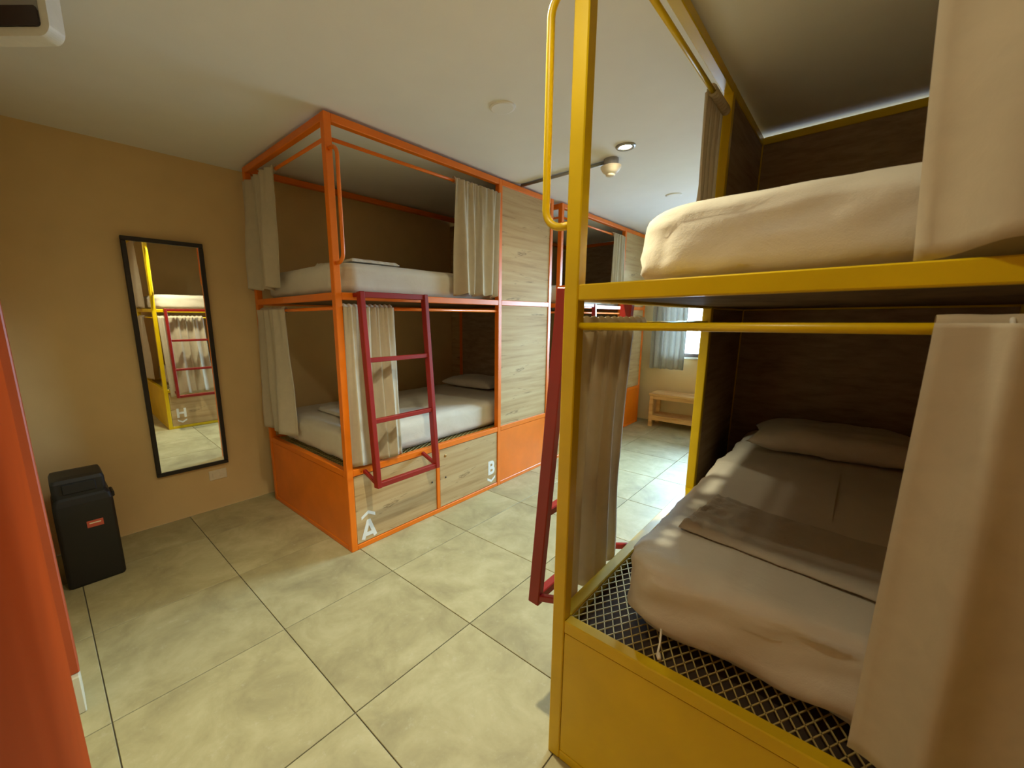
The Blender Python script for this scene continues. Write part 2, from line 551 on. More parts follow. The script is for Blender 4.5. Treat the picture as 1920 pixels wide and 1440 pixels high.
class Bunk:
    def __init__(s, name, label, X0, Y0, sy, u2, L, D, zm, zl, mat, letters, group=None, rod_drop=0.085, htop=0.17):
        s.rod_drop, s.htop = rod_drop, htop
        s.X0, s.Y0, s.sy, s.u2, s.L, s.D, s.zm, s.zl, s.mat = X0, Y0, sy, u2, L, D, zm, zl, mat
        s.root = empty(name, (X0 + L / 2, Y0 + sy * D / 2, 0))
        tag(s.root, label, 'bunk bed', group)
        s.build(letters)

    def P(s, u, v, z):
        return Vector((s.X0 + u, s.Y0 + s.sy * v, z))

    def box(s, name, u0, u1, v0, v1, z0, z1, mat=None, bev=0.003, parent=None):
        cu, cv, cz = (u0 + u1) / 2, (v0 + v1) / 2, (z0 + z1) / 2
        o = mk(name, box_bm(s.X0 + u0, s.X0 + u1, s.Y0 + s.sy * v0, s.Y0 + s.sy * v1, z0, z1, bev=bev), mat or s.mat,
               parent or s.root, origin=s.P(cu, cv, cz))
        return o

    def build(s, letters):
        u2, L, D, zm, zl = s.u2, s.L, s.D, s.zm, s.zl
        for u, v in ((0, 0), (u2, 0), (L - T, 0), (0, D - T), (L - T, D - T)):
            s.box('post', u, u + T, v, v + T, 0, ZT)
        segs_front = ((T, u2), (u2 + T, L - T))
        for z, nm in ((ZT, 'top_beam'), (zm, 'mid_rail'), (zl, 'base_rail'), (T * 0.8, 'bottom_rail')):
            h = T * 0.8 if nm == 'bottom_rail' else T
            for a, c in segs_front:
                s.box(nm, a, c, 0.001, T - 0.001, z - h, z)
            for u in (0.001, L - T + 0.001):
                s.box(nm, u, u + T - 0.002, T, D - T, z - h, z)
            s.box(nm, T, L - T, D - T + 0.001, D - 0.001, z - h, z)
        zb0, zb1 = T * 0.8, zl - T
        s.box('locker_divider', 0.70, 0.73, 0.001, T - 0.005, zb0, zb1)
        s.box('end_panel', 0.004, 0.010, T + 0.002, D - T - 0.002, zb0 + 0.002, zb1 - 0.002, bev=0)
        s.box('end_panel', L - 0.010, L - 0.004, T + 0.002, D - T - 0.002, zb0 + 0.002, zb1 - 0.002, bev=0)
        s.box('base_panel', u2 + T + 0.002, L - T - 0.002, 0.004, 0.010, zb0 + 0.002, zb1 - 0.002, bev=0)
        # laminate boards beside the opening (oak outside, added boards in shaded oak tone inside) and headboards
        for z0, z1 in ((zl, zm - T), (zm, ZT - T)):
            s.box('wood_panel', u2 + T, L - T, 0.008, 0.022, z0, z1, 'wood', bev=0.001)
            s.box('inner_shade_board', u2 + T, L - T, 0.024, 0.034, z0, z1, 'shaded_oak', bev=0.001)
            s.box('headboard_panel', L - 0.034, L - 0.020, T, D - T, z0, z1, 'shaded_oak', bev=0.001)
            s.box('outer_end_panel', L - 0.018, L - 0.006, T, D - T, z0, z1, 'wood', bev=0.001)
            s.box('light_stop_panel', L - 0.018, L - 0.006, D - 0.003, D + 0.146, z0, z1, 'wood', bev=0.001)  # added board closing the wall gap to stop window light leaking through
        # lockers
        doors = ((T + 0.004, 0.696), (0.734, u2 - 0.004))
        for k, (a, c) in enumerate(doors):
            d = s.box('locker_door', a, c, 0.006, 0.022, zb0 + 0.004, zb1 - 0.004, 'wood', bev=0.001)
            ul = c - 0.04 if k == 0 else a + 0.055
            for zz, r, m in ((zb1 - 0.06, 0.011, 'brass'), (zb0 + 0.22, 0.007, 'dark')):
                p = s.P(ul, 0.006, zz)
                bb = lathe_bm((0, 0, 0), [(0, -0.003 * s.sy), (r * 0.7, -0.003 * s.sy), (r, -0.001 * s.sy), (r, 0.002 * s.sy)], 16, 'y')
                bb.transform(Matrix.Translation(p))
                mk('lock', bb, m, d, origin=p)
            if letters[k]:
                ch, pos_u, zbase, size, chev = letters[k]
                bb = text_bm(ch, size)
                # text faces +Z in its own frame: stand it up on the door face
                if s.sy > 0:
                    bb.transform(Matrix(((1, 0, 0, 0), (0, 0, -1, 0), (0, 1, 0, 0), (0, 0, 0, 1))))
                else:
                    bb.transform(Matrix(((-1, 0, 0, 0), (0, 0, 1, 0), (0, 1, 0, 0), (0, 0, 0, 1))))
                org = s.P(pos_u, 0.0052, zbase)
                bb.transform(Matrix.Translation(org))
                mk('letter', bb, 'print_white', d, origin=org)
                hw, th, hh = size * 0.30, size * 0.13, size * 0.17
                if chev > 0: zc = zbase + size * 0.80; sg = 1
                else: zc = zbase - size * 0.12; sg = -1
                bb = bmesh.new()
                pts = [(-hw, 0), (0, hh), (hw, 0), (hw, th), (0, hh + th), (-hw, th)]
                vs = [bb.verts.new((x, 0, sg * z)) for x, z in pts]
                bb.faces.new((vs[0], vs[1], vs[4], vs[5]))
                bb.faces.new((vs[1], vs[2], vs[3], vs[4]))
                org = s.P(pos_u, 0.0052, zc)
                bb.transform(Matrix.Translation(org))
                mk('chevron', bb, 'print_white', d, origin=org)
        # curtain rods
        rr = 0.0095
        for z in (ZT - 0.115, zm - s.rod_drop):
            mk('curtain_rod', tube_bm([s.P(T, 0.02, z), s.P(u2, 0.02, z)], rr), s.mat, s.root, smooth=True)
            mk('curtain_rod', tube_bm([s.P(0.02, T, z), s.P(0.02, D - T, z)], rr), s.mat, s.root, smooth=True)
        # grab handle on the aisle face of the near post
        hx, ho, hz0, hz1, hr = 0.02, -0.075, zm + 0.15, ZT - s.htop, 0.05
        pts = [s.P(hx, 0.005, hz0)]
        for k in range(0, 7):
            a = math.pi / 2 * k / 6
            pts.append(s.P(hx, ho + hr - hr * math.sin(a), hz0 + hr - hr * math.cos(a)))
        for k in range(0, 7):
            a = math.pi / 2 * k / 6
            pts.append(s.P(hx, ho + hr - hr * math.cos(a), hz1 - hr + hr * math.sin(a)))
        pts.append(s.P(hx, 0.005, hz1))
        mk('grab_handle', tube_bm(pts, 0.010, 12), s.mat, s.root, smooth=True)
        # bed base: expanded metal below the lower mattress, board below the upper one
        s.box('bed_deck', T, L - T, T, D - T, zm - 0.03, zm - 0.012, 'ply', bev=0)
        s.box('mesh_shade_board', T, L - T, T, D - T, zl - 0.058, zl - 0.048, 'underboard', bev=0)  # dark board added for the shade in the bed base below the mesh
        bm = bmesh.new()
        px, py, sw, zz = 0.052, 0.028, 0.0032, zl - 0.012
        un, vn = int((L - 2 * T) / px), int((D - 2 * T) / py)
        for j in range(vn + 1):
            v = T + j * py
            for sgn in (1, -1):
                prev = None
                for i in range(2 * un + 1):
                    u = T + i * px / 2
                    vv = v + (py / 2 if i % 2 else 0) * sgn
                    vv = min(max(vv, T), D - T)
                    q = [bm.verts.new(s.P(u, vv + dv * sw, zz + dz)) for dv, dz in ((-0.5, 0), (0.5, 0), (0.5, 0.003), (-0.5, 0.003))]
                    if prev:
                        for k in range(4):
                            bm.faces.new((prev[k], prev[(k + 1) % 4], q[(k + 1) % 4], q[k]))
                    prev = q
        o = mk('bed_mesh', bm, 'mesh', s.root)
        o['kind'] = 'stuff'

ladder_defs = []
def ladder(b, u0, u1, label):
    """red ladder hooked on the mid rail, its foot stood off the base rail"""
    zt, zf = b.zm - 0.012, b.zl - 0.075
    vt, vf = -0.064, -0.140
    root = empty('bunk_ladder', b.P((u0 + u1) / 2, (vt + vf) / 2, zf - 0.02))
    tag(root, label, 'ladder', 'red steel ladders of the bunk beds')
    def V(z): return vt + (vf - vt) * (zt - z) / (zt - zf)
    for u in (u0, u1):
        mk('stile', bar_bm(b.P(u, vt, zt + 0.016), b.P(u, vf, zf - 0.016), 0.030, 0.042), 'red', root)
    for k, z in enumerate((zt, zt - 0.36, zt - 0.71, zf)):
        h = 0.032 if k in (0, 3) else 0.026
        mk('rung', bar_bm(b.P(u0 + 0.015, V(z), z), b.P(u1 - 0.015, V(z), z), h, 0.03, ref=(0, 0, 1)), 'red', root)
    for u in (u0, u1):
        mk('hook', bar_bm(b.P(u, vt - 0.01, zt + 0.0), b.P(u, 0.0, zt), 0.022, 0.024), 'red', root)
        mk('foot_bracket', bar_bm(b.P(u, vf - 0.01, zf), b.P(u, 0.0, zf + 0.055), 0.022, 0.022), 'red', root)
    return root

def rounded_rect(cx, cy, hx, hy, r, n=18, straight=26):
    pts = []
    r = min(r, hx - 1e-3, hy - 1e-3)
    cs = [(hx - r, hy - r, 0), (-hx + r, hy - r, 90), (-hx + r, -hy + r, 180), (hx - r, -hy + r, 270)]
    for k, (x, y, a) in enumerate(cs):
        for i in range(n + 1):
            t = math.radians(a + 90 * i / n)
            pts.append((cx + x + r * math.cos(t), cy + y + r * math.sin(t)))
        nx, ny, na = cs[(k + 1) % 4]
        t = math.radians(a + 90)
        e0 = (cx + x + r * math.cos(t), cy + y + r * math.sin(t))
        e1 = (cx + nx + r * math.cos(t), cy + ny + r * math.sin(t))
        for i in range(1, straight):
            f = i / straight
            pts.append((e0[0] + (e1[0] - e0[0]) * f, e0[1] + (e1[1] - e0[1]) * f))
    return pts

def mattress(b, u0, u1, v0, v1, z0, z1, label, seed, amp=0.010):
    c = b.P((u0 + u1) / 2, (v0 + v1) / 2, z0)
    hx, hy, h = (u1 - u0) / 2, (v1 - v0) / 2, z1 - z0
    er = 0.055
    prof = [(0.06, 0.0), (0.025, 0.004)]
    prof += [(0.025 * (1 - t), 0.004 + 0.03 * t) for t in (0.5, 1)]
    prof += [(0.0, 0.034 + (h - er - 0.034) * t) for t in (0.2, 0.4, 0.6, 0.8, 1)]
    for k in range(1, 9):
        a = math.pi / 2 * k / 8
        prof.append((er * (1 - math.cos(a)), h - er + er * math.sin(a)))
    m = min(hx, hy)
    for t in (0.12, 0.2, 0.3, 0.4, 0.5, 0.6, 0.7, 0.8, 0.9, 0.97):
        prof.append((er + (m - er) * t, h))
    bm = bmesh.new()
    rings = []
    for inset, z in prof:
        ring = []
        for (x, y) in rounded_rect(0, 0, hx - inset, hy - inset, max(0.13 - inset * 0.6, 0.01)):
            p = Vector((x, y, z))
            k = 1 if z < h - 0.001 else 0
            wv = fbm((x, y, z * 2.2), 4.0, seed, 3)
            wv2 = fbm((x + z * 1.5, y + z * 1.5, z * 5), 9.0, seed + 5, 2)
            if k:
                dv = Vector((x, y, 0)).normalized()
                ang = (x * 3.1 + y * 3.1 + z * 6.0 + 0.6 * wv)
                fold = max(0.0, 1 - 3.0 * abs(noise.noise(Vector((ang * 1.7, z * 2.0, seed * 2.3))))) ** 2
                p += dv * (amp * wv + amp * 0.7 * wv2 - amp * 0.7 * fold * min(1, (h - z) / 0.06 + 0.15))
                p.z += amp * 0.3 * wv2 * min(1, z / 0.03)
            else:
                crown = 0.010 * (1 - (x / hx) ** 2) * (1 - (y / hy) ** 2)
                p.z += crown + 0.006 * wv + 0.0025 * wv2
            ring.append(bm.verts.new(p + c))
        rings.append(ring)
    n = len(rings[0])
    for a, d in zip(rings, rings[1:]):
        for k in range(n):
            bm.faces.new((a[k], a[(k + 1) % n], d[(k + 1) % n], d[k]))
    bm.faces.new(rings[0][::-1])
    bm.faces.new(rings[-1])
    o = mk('mattress', bm, 'sheet', None, smooth=True, origin=c)
    tag(o, label, 'mattress', 'sheeted mattresses of the bunk beds')
    return o

def pillow(cen, hx, hy, hz, rz, label, seed, tilt=0.0):
    bm = bmesh.new()
    n = 28
    for sgn in (1, -1):
        g = []
        for i in range(n + 1):
            row = []
            for j in range(n + 1):
                a, c = -1 + 2 * i / n, -1 + 2 * j / n
                f = max(0, (1 - a ** 4)) ** 0.5 * max(0, (1 - c ** 4)) ** 0.5
                pin = 1 - 0.10 * (1 - abs(a) ** 2) * abs(c) ** 3
                pin2 = 1 - 0.10 * (1 - abs(c) ** 2) * abs(a) ** 3
                z = hz * f * (1 if sgn > 0 else 0.55) * sgn
                wv = fbm((a * 2, c * 2, seed), 1.4, seed, 3)
                z += hz * 0.22 * wv * f
                row.append(bm.verts.new((a * hx * pin2, c * hy * pin, z)))
            g.append(row)
        for i in range(n):
            for j in range(n):
                bm.faces.new((g[i][j], g[i + 1][j], g[i + 1][j + 1], g[i][j + 1]))
    bmesh.ops.remove_doubles(bm, verts=bm.verts, dist=1e-5)
    o = mk('pillow', bm, 'pillow', None, smooth=True)
    o.location = cen
    o.rotation_euler = (0, tilt, rz)
    tag(o, label, 'pillow', 'pillows on the lower beds')
    return o

def folded_sheet(name, cen, hx, hy, th, rz, label, cat, seed, crumple=0.0, mat='folded', edge=0.0):
    """flat folded cloth; its +y end may be crumpled"""
    bm = bmesh.new()
    nx, ny = 34, 56
    top, bot = [], []
    for i in range(nx + 1):
        rt_, rb = [], []
        for j in range(ny + 1):
            a, c = -1 + 2 * i / nx, -1 + 2 * j / ny
            cw = max(0, (c - 0.25) / 0.75)
            x = a * hx * (1 - 0.05 * cw) + 0.008 * fbm((a, c * 2, 1), 2.0, seed, 2)
            y = c * hy + 0.012 * fbm((a * 2, c, 4), 2.0, seed + 2, 2)
            ed = min(1, (1 - abs(a)) * 9) ** 0.5 * min(1, (1 - abs(c)) * 14) ** 0.5
            z = th * (0.25 + 0.75 * ed) + 0.004 * fbm((a * 2, c * 3, 2), 1.5, seed, 3)
            ridg = 1 - abs(fbm((a * 1.6, c * 2.6, 9), 2.1, seed + 9, 3)) * 2.2
            z += crumple * cw * ridg * ed
            rt_.append(bm.verts.new((x, y, z)))
            rb.append(bm.verts.new((x, y, 0)))
        top.append(rt_); bot.append(rb)
    for g in (top, bot):
        for i in range(nx):
            for j in range(ny):
                bm.faces.new((g[i][j], g[i + 1][j], g[i + 1][j + 1], g[i][j + 1]))
    def skirt(a, c):
        for k in range(len(a) - 1):
            bm.faces.new((a[k], a[k + 1], c[k + 1], c[k]))
    skirt(top[0], bot[0]); skirt(top[-1], bot[-1])
    skirt([r[0] for r in top], [r[0] for r in bot]); skirt([r[-1] for r in top], [r[-1] for r in bot])
    o = mk(name, bm, mat, None, smooth=True)
    o.location = cen
    o.rotation_euler = (0, 0, rz)
    tag(o, label, cat)
    return o

def curtain(rod0, rod1, z_drop, label, seed, pleats=6, amp=0.018, out=(0, 0, 0), bot0=0.0, bot1=0.0, mat='curtain', cat='curtain',
            flat=0.0, bulge=0.0, hem=0.0, lean=0.0, group='off white cotton curtains of the bunk beds', name='bed_curtain', rod_r=0.0095, top_gather=1.0):
    """cloth hung on a rod from rod0 to rod1 down to z_drop; bot0/bot1 shift the lower corners along the rod"""
    rod0, rod1, outv = Vector(rod0), Vector(rod1), Vector(out)
    along = (rod1 - rod0)
    wdt = along.length
    along.normalize()
    z_top = rod0.z
    h = z_top - z_drop
    rnd = random.Random(seed)
    ph = [rnd.uniform(0, 6.28) for _ in range(6)]
    nu, nv = max(36, int(pleats * 14)), 40
    bm = bmesh.new()
    g = []
    for j in range(nv + 1):
        t = (j / nv) ** 1.25
        row = []
        for i in range(nu + 1):
            s = i / nu
            warp = s + 0.035 * math.sin(2 * math.pi * s * 1.3 + ph[0]) * min(1, s * 6) * min(1, (1 - s) * 6)
            x = s * wdt + (bot0 * (1 - s) + bot1 * s) * t ** 1.3
            a1 = math.sin(2 * math.pi * pleats * warp + ph[1])
            a2 = math.sin(2 * math.pi * pleats * 0.47 * warp + ph[2] + 0.8 * t)
            a3 = math.sin(2 * math.pi * pleats * 2.3 * warp + ph[3])
            grow = min(1.0, 0.30 + 1.1 * t)
            off = amp * (a1 * (0.75 - flat * 0.5) + a2 * (0.35 + 0.5 * t) * (1 - flat * 0.3)) * grow
            off += amp * 0.4 * a3 * (1 - t) ** 3 * top_gather
            off += 0.006 * fbm((s * wdt * 3, t * h * 2, seed), 2.0, seed, 2) * (0.3 + t)
            off += lean * min(1, t * 1.6)
            off += bulge * math.sin(math.pi * min(1, t * 1.05)) * math.sin(math.pi * s)
            x += 0.006 * math.cos(2 * math.pi * pleats * warp + ph[1])
            zz = z_top + rod_r - t * (h + rod_r) + (hem * s + 0.007 * a1 + 0.005 * a2) * t
            p = rod0 + along * x + outv * (rod_r + 0.004 + amp * 0.6 + off)
            p.z = zz
            row.append(bm.verts.new(p))
        g.append(row)
    for j in range(nv):
        for i in range(nu):
            bm.faces.new((g[j][i], g[j + 1][i], g[j + 1][i + 1], g[j][i + 1]))
    org = (rod0 + rod1) / 2
    org.z = z_drop
    o = mk(name, bm, mat, None, smooth=True, origin=org)
    sm = o.modifiers.new('thickness', 'SOLIDIFY')
    sm.thickness = 0.0025
    sm.offset = 0
    # gathered rod pocket
    bm = bmesh.new()
    n = 12
    rings = []
    for i in range(nu + 1):
        s = i / nu
        x = s * wdt
        rr = rod_r + 0.005 + 0.004 * (0.5 + 0.5 * math.sin(2 * math.pi * pleats * 2.3 * s + ph[3])) * top_gather
        ring = []
        for k in range(n):
            a = 2 * math.pi * k / n
            stretch = 1.5 if math.sin(a) > 0.5 else 1.0
            ring.append(bm.verts.new(rod0 + along * x + outv * (rr * math.cos(a)) + Vector((0, 0, rr * stretch * math.sin(a)))))
        rings.append(ring)
    for a, d in zip(rings, rings[1:]):
        for k in range(n):
            bm.faces.new((a[k], a[(k + 1) % n], d[(k + 1) % n], d[k]))
    mk('rod_pocket', bm, mat, o, smooth=True)
    tag(o, label, cat, group)
    return o

# --- the three bunk beds
OB = Bunk('bunk_bed', 'orange steel bunk bed nearest the mirror with lockers marked A and B', 1.150, 2.085, 1, 1.38, 2.13, 1.144, 1.540, 0.516, 'orange',
          [('A', 0.128, 0.050, 0.165, 1), ('B', 1.305, 0.125, 0.165, -1)], 'orange bunk beds along the mirror wall')
OB2 = Bunk('bunk_bed', 'orange steel bunk bed farther back beside the window wall', 3.42, 2.085, 1, 1.38, 2.13, 1.144, 1.540, 0.516, 'orange',
           [None, None], 'orange bunk beds along the mirror wall')
YB = Bunk('bunk_bed', 'yellow steel bunk bed filling the right foreground', 0.967, 0.576, -1, 1.318, 2.13, 1.144, 1.476, 0.502, 'yellow',
          [('H', 0.15, 0.135, 0.165, -1), None], rod_drop=0.105, htop=0.25)

ladder(OB, 0.115, 0.570, 'red ladder on orange bunk, in front of locker A')
ladder(OB2, 0.115, 0.570, 'red ladder on the far orange bunk, mostly hidden by yellow post')
ladder(YB, 0.115, 0.570, 'red ladder on the yellow bunk seen beside its near post')

mattress(OB, 0.06, 2.085, 0.07, 1.09, OB.zl + 0.002, 0.725, 'lower mattress of the near orange bunk behind red ladder', 1)
mattress(OB, 0.05, 2.085, 0.05, 1.09, OB.zm - 0.008, 1.715, 'upper mattress of the near orange bunk under the ceiling', 2)
mattress(OB2, 0.06, 2.085, 0.07, 1.09, OB2.zl + 0.002, 0.725, 'lower mattress of the far orange bunk', 3)
mattress(OB2, 0.05, 2.085, 0.05, 1.09, OB2.zm - 0.008, 1.715, 'upper mattress of the far orange bunk', 4)
mattress(YB, 0.115, 2.055, 0.145, 1.065, YB.zl + 0.002, 0.720, 'lower mattress of the yellow bunk on steel mesh', 5, amp=0.026)
mattress(YB, 0.06, 2.085, 0.135, 1.09, YB.zm - 0.008, 1.650, 'upper mattress of the yellow bunk above the mid rail', 6, amp=0.011)

pillow((2.98, 2.72, 0.775), 0.20, 0.33, 0.065, 0.0, 'white pillow against shaded headboard of lower orange bed', 1)
pillow((2.62, 0.02, 0.780), 0.21, 0.34, 0.085, 0.05, 'white pillow on the lower bed of the yellow bunk', 2)
folded_sheet('folded_sheet', (1.45, 0.05, 0.731), 0.16, 0.28, 0.016, -0.12, 'greyish folded sheet lying across lower yellow bunk bed', 'sheet', 3, crumple=0.022)
folded_sheet('folded_sheet', (1.55, 2.62, 0.736), 0.17, 0.27, 0.018, 0.0, 'white folded sheet on the lower near orange bed', 'sheet', 5, crumple=0.012, mat='sheet')
folded_sheet('folded_sheet', (1.50, 2.44, 1.727), 0.17, 0.24, 0.020, 0.0, 'white folded sheet on the upper near orange bed', 'sheet', 7, crumple=0.014, mat='sheet')

def rod_pt(b, z, u=None, v=None):
    return b.P(u, 0.02, z) if v is None else b.P(0.02, v, z)
UP, LO = lambda b: ZT - 0.115, lambda b: b.zm - b.rod_drop
# near orange bunk
curtain(rod_pt(OB, UP(OB), v=0.64), rod_pt(OB, UP(OB), v=1.10), 1.600, 'upper end curtain of the near orange bunk, next to mirror wall', 11, 3, 0.032, (-1, 0, 0), 0.03, 0.02)
curtain(rod_pt(OB, UP(OB), u=0.92), rod_pt(OB, UP(OB), u=1.375), 1.565, 'upper curtain of near orange bunk, beside the oak panel', 12, 4.5, 0.026, (0, -1, 0), 0.0, -0.02)
curtain(rod_pt(OB, LO(OB), v=0.68), rod_pt(OB, LO(OB), v=1.10), 0.60, 'lower end curtain of the near orange bunk, next to mirror wall', 13, 2.6, 0.032, (-1, 0, 0), 0.02, 0.0)
curtain(rod_pt(OB, LO(OB), u=0.045), rod_pt(OB, LO(OB), u=0.375), 0.535, 'lower curtain of near orange bunk gathered behind the red ladder', 14, 4.2, 0.024, (0, -1, 0), 0.0, 0.04)
# far orange bunk
curtain(rod_pt(OB2, UP(OB2), u=1.07), rod_pt(OB2, UP(OB2), u=1.375), 1.565, 'white upper curtain of far orange bunk under the ceiling', 15, 5, 0.018, (0, -1, 0))
curtain(rod_pt(OB2, UP(OB2), v=0.10), rod_pt(OB2, UP(OB2), v=0.45), 1.60, 'upper end curtain of far orange bunk in gap between orange bunks', 16, 4, 0.012, (-1, 0, 0))
curtain(rod_pt(OB2, LO(OB2), u=0.045), rod_pt(OB2, LO(OB2), u=0.375), 0.56, 'lower curtain of far orange bunk behind its ladder', 17, 5, 0.016, (0, -1, 0))
# yellow bunk
curtain(rod_pt(YB, LO(YB), u=0.045), rod_pt(YB, LO(YB), u=0.50), 0.42, 'lower aisle curtain of the yellow bunk beside its near post', 18, 4.5, 0.020, (0, 1, 0), 0.02, 0.03, lean=0.026, hem=0.04)
curtain(rod_pt(YB, UP(YB), u=1.06), rod_pt(YB, UP(YB), u=1.31), 1.52, 'upper aisle curtain of the yellow bunk by the far post', 19, 4, 0.018, (0, 1, 0))
curtain(rod_pt(YB, LO(YB), v=0.665), rod_pt(YB, LO(YB), v=1.10), 0.565, 'large lower end curtain of yellow bunk at right edge', 20, 2.8, 0.034, (-1, 0, 0), 0.0, 0.0, flat=0.3, top_gather=0.2)
curtain(rod_pt(YB, UP(YB), v=0.585), rod_pt(YB, UP(YB), v=1.10), 1.490, 'large upper end curtain of yellow bunk at top right', 21, 2.6, 0.028, (-1, 0, 0), 0.045, 0.0, flat=0.5, top_gather=0.2)

# ------------------------------------------------------------------ things on the mirror wall
mx0, mx1, mz0, mz1 = 0.456, 0.888, 0.345, 1.902
mc = Vector(((mx0 + mx1) / 2, Y_BACK - 0.022, (mz0 + mz1) / 2))
mir = empty('wall_mirror', mc)
tag(mir, 'tall black framed mirror on the beige wall', 'mirror')
hw, hh, fr = (mx1 - mx0) / 2, (mz1 - mz0) / 2, 0.026
for (x0, x1, z0, z1) in ((-hw, hw, hh - fr, hh), (-hw, hw, -hh, -hh + fr), (-hw, -hw + fr, -hh + fr, hh - fr), (hw - fr, hw, -hh + fr, hh - fr)):
    o = mk('frame_bar', box_bm(x0, x1, -0.014, 0.012, z0, z1, bev=0.003), 'frame_black')
    o.parent = mir
o = mk('mirror_glass', box_bm(-hw + fr * 0.8, hw - fr * 0.8, -0.004, 0.004, -hh + fr * 0.8, hh - fr * 0.8), 'mirror')
o.parent = mir
mir.rotation_euler = (math.radians(0.6), 0, math.radians(-0.6))

out = empty('wall_outlet', (0.815, Y_BACK, 0.265))
tag(out, 'small beige outlet plate low on wall right of mirror', 'outlet')
mk('plate', box_bm(0.757, 0.873, Y_BACK - 0.008, Y_BACK, 0.228, 0.302, bev=0.003), 'cream', out)
for x in (0.792, 0.838):
    mk('socket', box_bm(x - 0.014, x + 0.014, Y_BACK - 0.010, Y_BACK - 0.006, 0.248, 0.282, bev=0.002), 'cream', out)

# black bin with a swing top
bx, by, bw, bd, bh = 0.072, 2.985, 0.118, 0.125, 0.50
binr = empty('waste_bin', (bx, by, 0))
tag(binr, 'black plastic waste bin with red label in the corner', 'bin')
bm = bmesh.new()
rings = []
for (sx, sy_, z) in ((0.96, 0.96, 0.0), (1.0, 1.0, 0.012), (1.0, 1.0, 0.42), (0.99, 0.99, 0.455), (0.93, 0.93, 0.485), (0.84, 0.84, bh)):
    rings.append([bm.verts.new((bx + x, by + y, z)) for x, y in rounded_rect(0, 0, bw * sx, bd * sy_, 0.018, 5, 4)])
n = len(rings[0])
for a, d in zip(rings, rings[1:]):
    for k in range(n):
        bm.faces.new((a[k], a[(k + 1) % n], d[(k + 1) % n], d[k]))
bm.faces.new(rings[0]); bm.faces.new(rings[-1])
mk('bin_body', bm, 'black', binr)
bm = bmesh.new()
rings = []
for (sx, z) in ((0.86, bh - 0.005), (0.88, bh + 0.02), (0.88, bh + 0.075), (0.82, bh + 0.092), (0.5, bh + 0.097)):
    rings.append([bm.verts.new((bx - 0.006 + x, by + y, z)) for x, y in rounded_rect(0, 0, bw * sx, bd * sx, 0.016, 5, 4)])
for a, d in zip(rings, rings[1:]):
    for k in range(n):
        bm.faces.new((a[k], a[(k + 1) % n], d[(k + 1) % n], d[k]))
bm.faces.new(rings[0]); bm.faces.new(rings[-1])
lid = mk('bin_lid', bm, 'black', binr)
mk('lid_flap', box_bm(bx - 0.07, bx + 0.06, by - bd * 0.88 - 0.006, by - bd * 0.88 + 0.01, bh + 0.015, bh + 0.07, bev=0.004), 'black', lid)
mk('handle', box_bm(bx + bw - 0.004, bx + bw + 0.012, by - 0.05, by + 0.05, 0.43, 0.46, bev=0.005), 'black', binr)
lb = mk('bin_label', box_bm(bx - 0.004, bx + 0.062, by - bd - 0.002, by - bd + 0.002, 0.315, 0.352, bev=0.0008), 'label_red', binr)
mk('label_stripe', box_bm(bx + 0.006, bx + 0.052, by - bd - 0.003, by - bd, 0.335, 0.341), 'cream', lb)

# ------------------------------------------------------------------ ceiling fittings
def downlight(x, y, label, power, cone=165, blend=0.6, group='ceiling downlights'):
    r = empty('ceiling_downlight', (x, y, CEIL))
    tag(r, label, 'downlight', group)
    mk('trim_ring', lathe_bm((x, y, CEIL), [(0.036, -0.004), (0.040, -0.010), (0.052, -0.012), (0.058, -0.006), (0.060, 0.0)], 32), 'steel', r, smooth=True)
    mk('lamp_face', lathe_bm((x, y, CEIL), [(0.0, -0.012), (0.020, -0.012), (0.032, -0.008), (0.036, -0.004)], 24), 'lamp', r, smooth=True)
    ld = bpy.data.lights.new('downlight_lamp', 'SPOT')
    ld.energy = LAMP_POWER * power
    ld.color = LAMP_COLOR
    ld.shadow_soft_size = 0.035
    ld.spot_size = math.radians(cone)
    ld.spot_blend = blend
    lo = bpy.data.objects.new('downlight_lamp', ld)
    col.objects.link(lo)
    lo.parent = r
    lo.location = (0, 0, -0.045)
    return r

downlight(2.662, 1.19, 'lit round downlight in the white ceiling by the smoke detector', 0.2)
downlight(1.06, 0.93, 'lit round downlight in the ceiling over the near aisle', 2.3, 112, 1.0)
downlight(0.40, 0.60, 'lit round downlight in the ceiling above the entrance', 0.30)

o = mk('ceiling_plate', lathe_bm((1.776, 1.447, CEIL), [(0.0, -0.008), (0.055, -0.008), (0.064, -0.005), (0.066, 0.0)], 40), 'ceiling', smooth=False, origin=(1.776, 1.447, CEIL))
tag(o, 'round white blank cover plate on the ceiling', 'cover plate')
o = mk('ceiling_plate', lathe_bm((3.94, 1.304, CEIL), [(0.0, -0.008), (0.055, -0.008), (0.064, -0.005), (0.066, 0.0)], 40), 'ceiling', smooth=False, origin=(3.94, 1.304, CEIL))
tag(o, 'small flat white disc on far ceiling above yellow mattress', 'cover plate')

dx, dy = 2.80, 1.345
det = empty('smoke_detector', (dx, dy, CEIL))
tag(det, 'cream smoke detector hanging on a grey box from the ceiling', 'smoke detector')
mk('junction_box', lathe_bm((dx, dy, CEIL), [(0.0, -0.04), (0.046, -0.04), (0.048, -0.036), (0.048, 0.0)], 28), 'grey', det)
mk('sensor_head', lathe_bm((dx, dy, CEIL), [(0.050, -0.040), (0.066, -0.046), (0.066, -0.056), (0.052, -0.078), (0.036, -0.092), (0.0, -0.094)], 32), 'cream', det, smooth=True)
mk('sensor_cap', lathe_bm((dx, dy, CEIL), [(0.030, -0.090), (0.030, -0.102), (0.020, -0.108), (0.0, -0.108)], 24), 'cream', det, smooth=True)
mk('indicator_lamp', box_bm(dx + 0.045, dx + 0.075, dy - 0.03, dy - 0.022, CEIL - 0.05, CEIL - 0.042, bev=0.001), 'white', det)
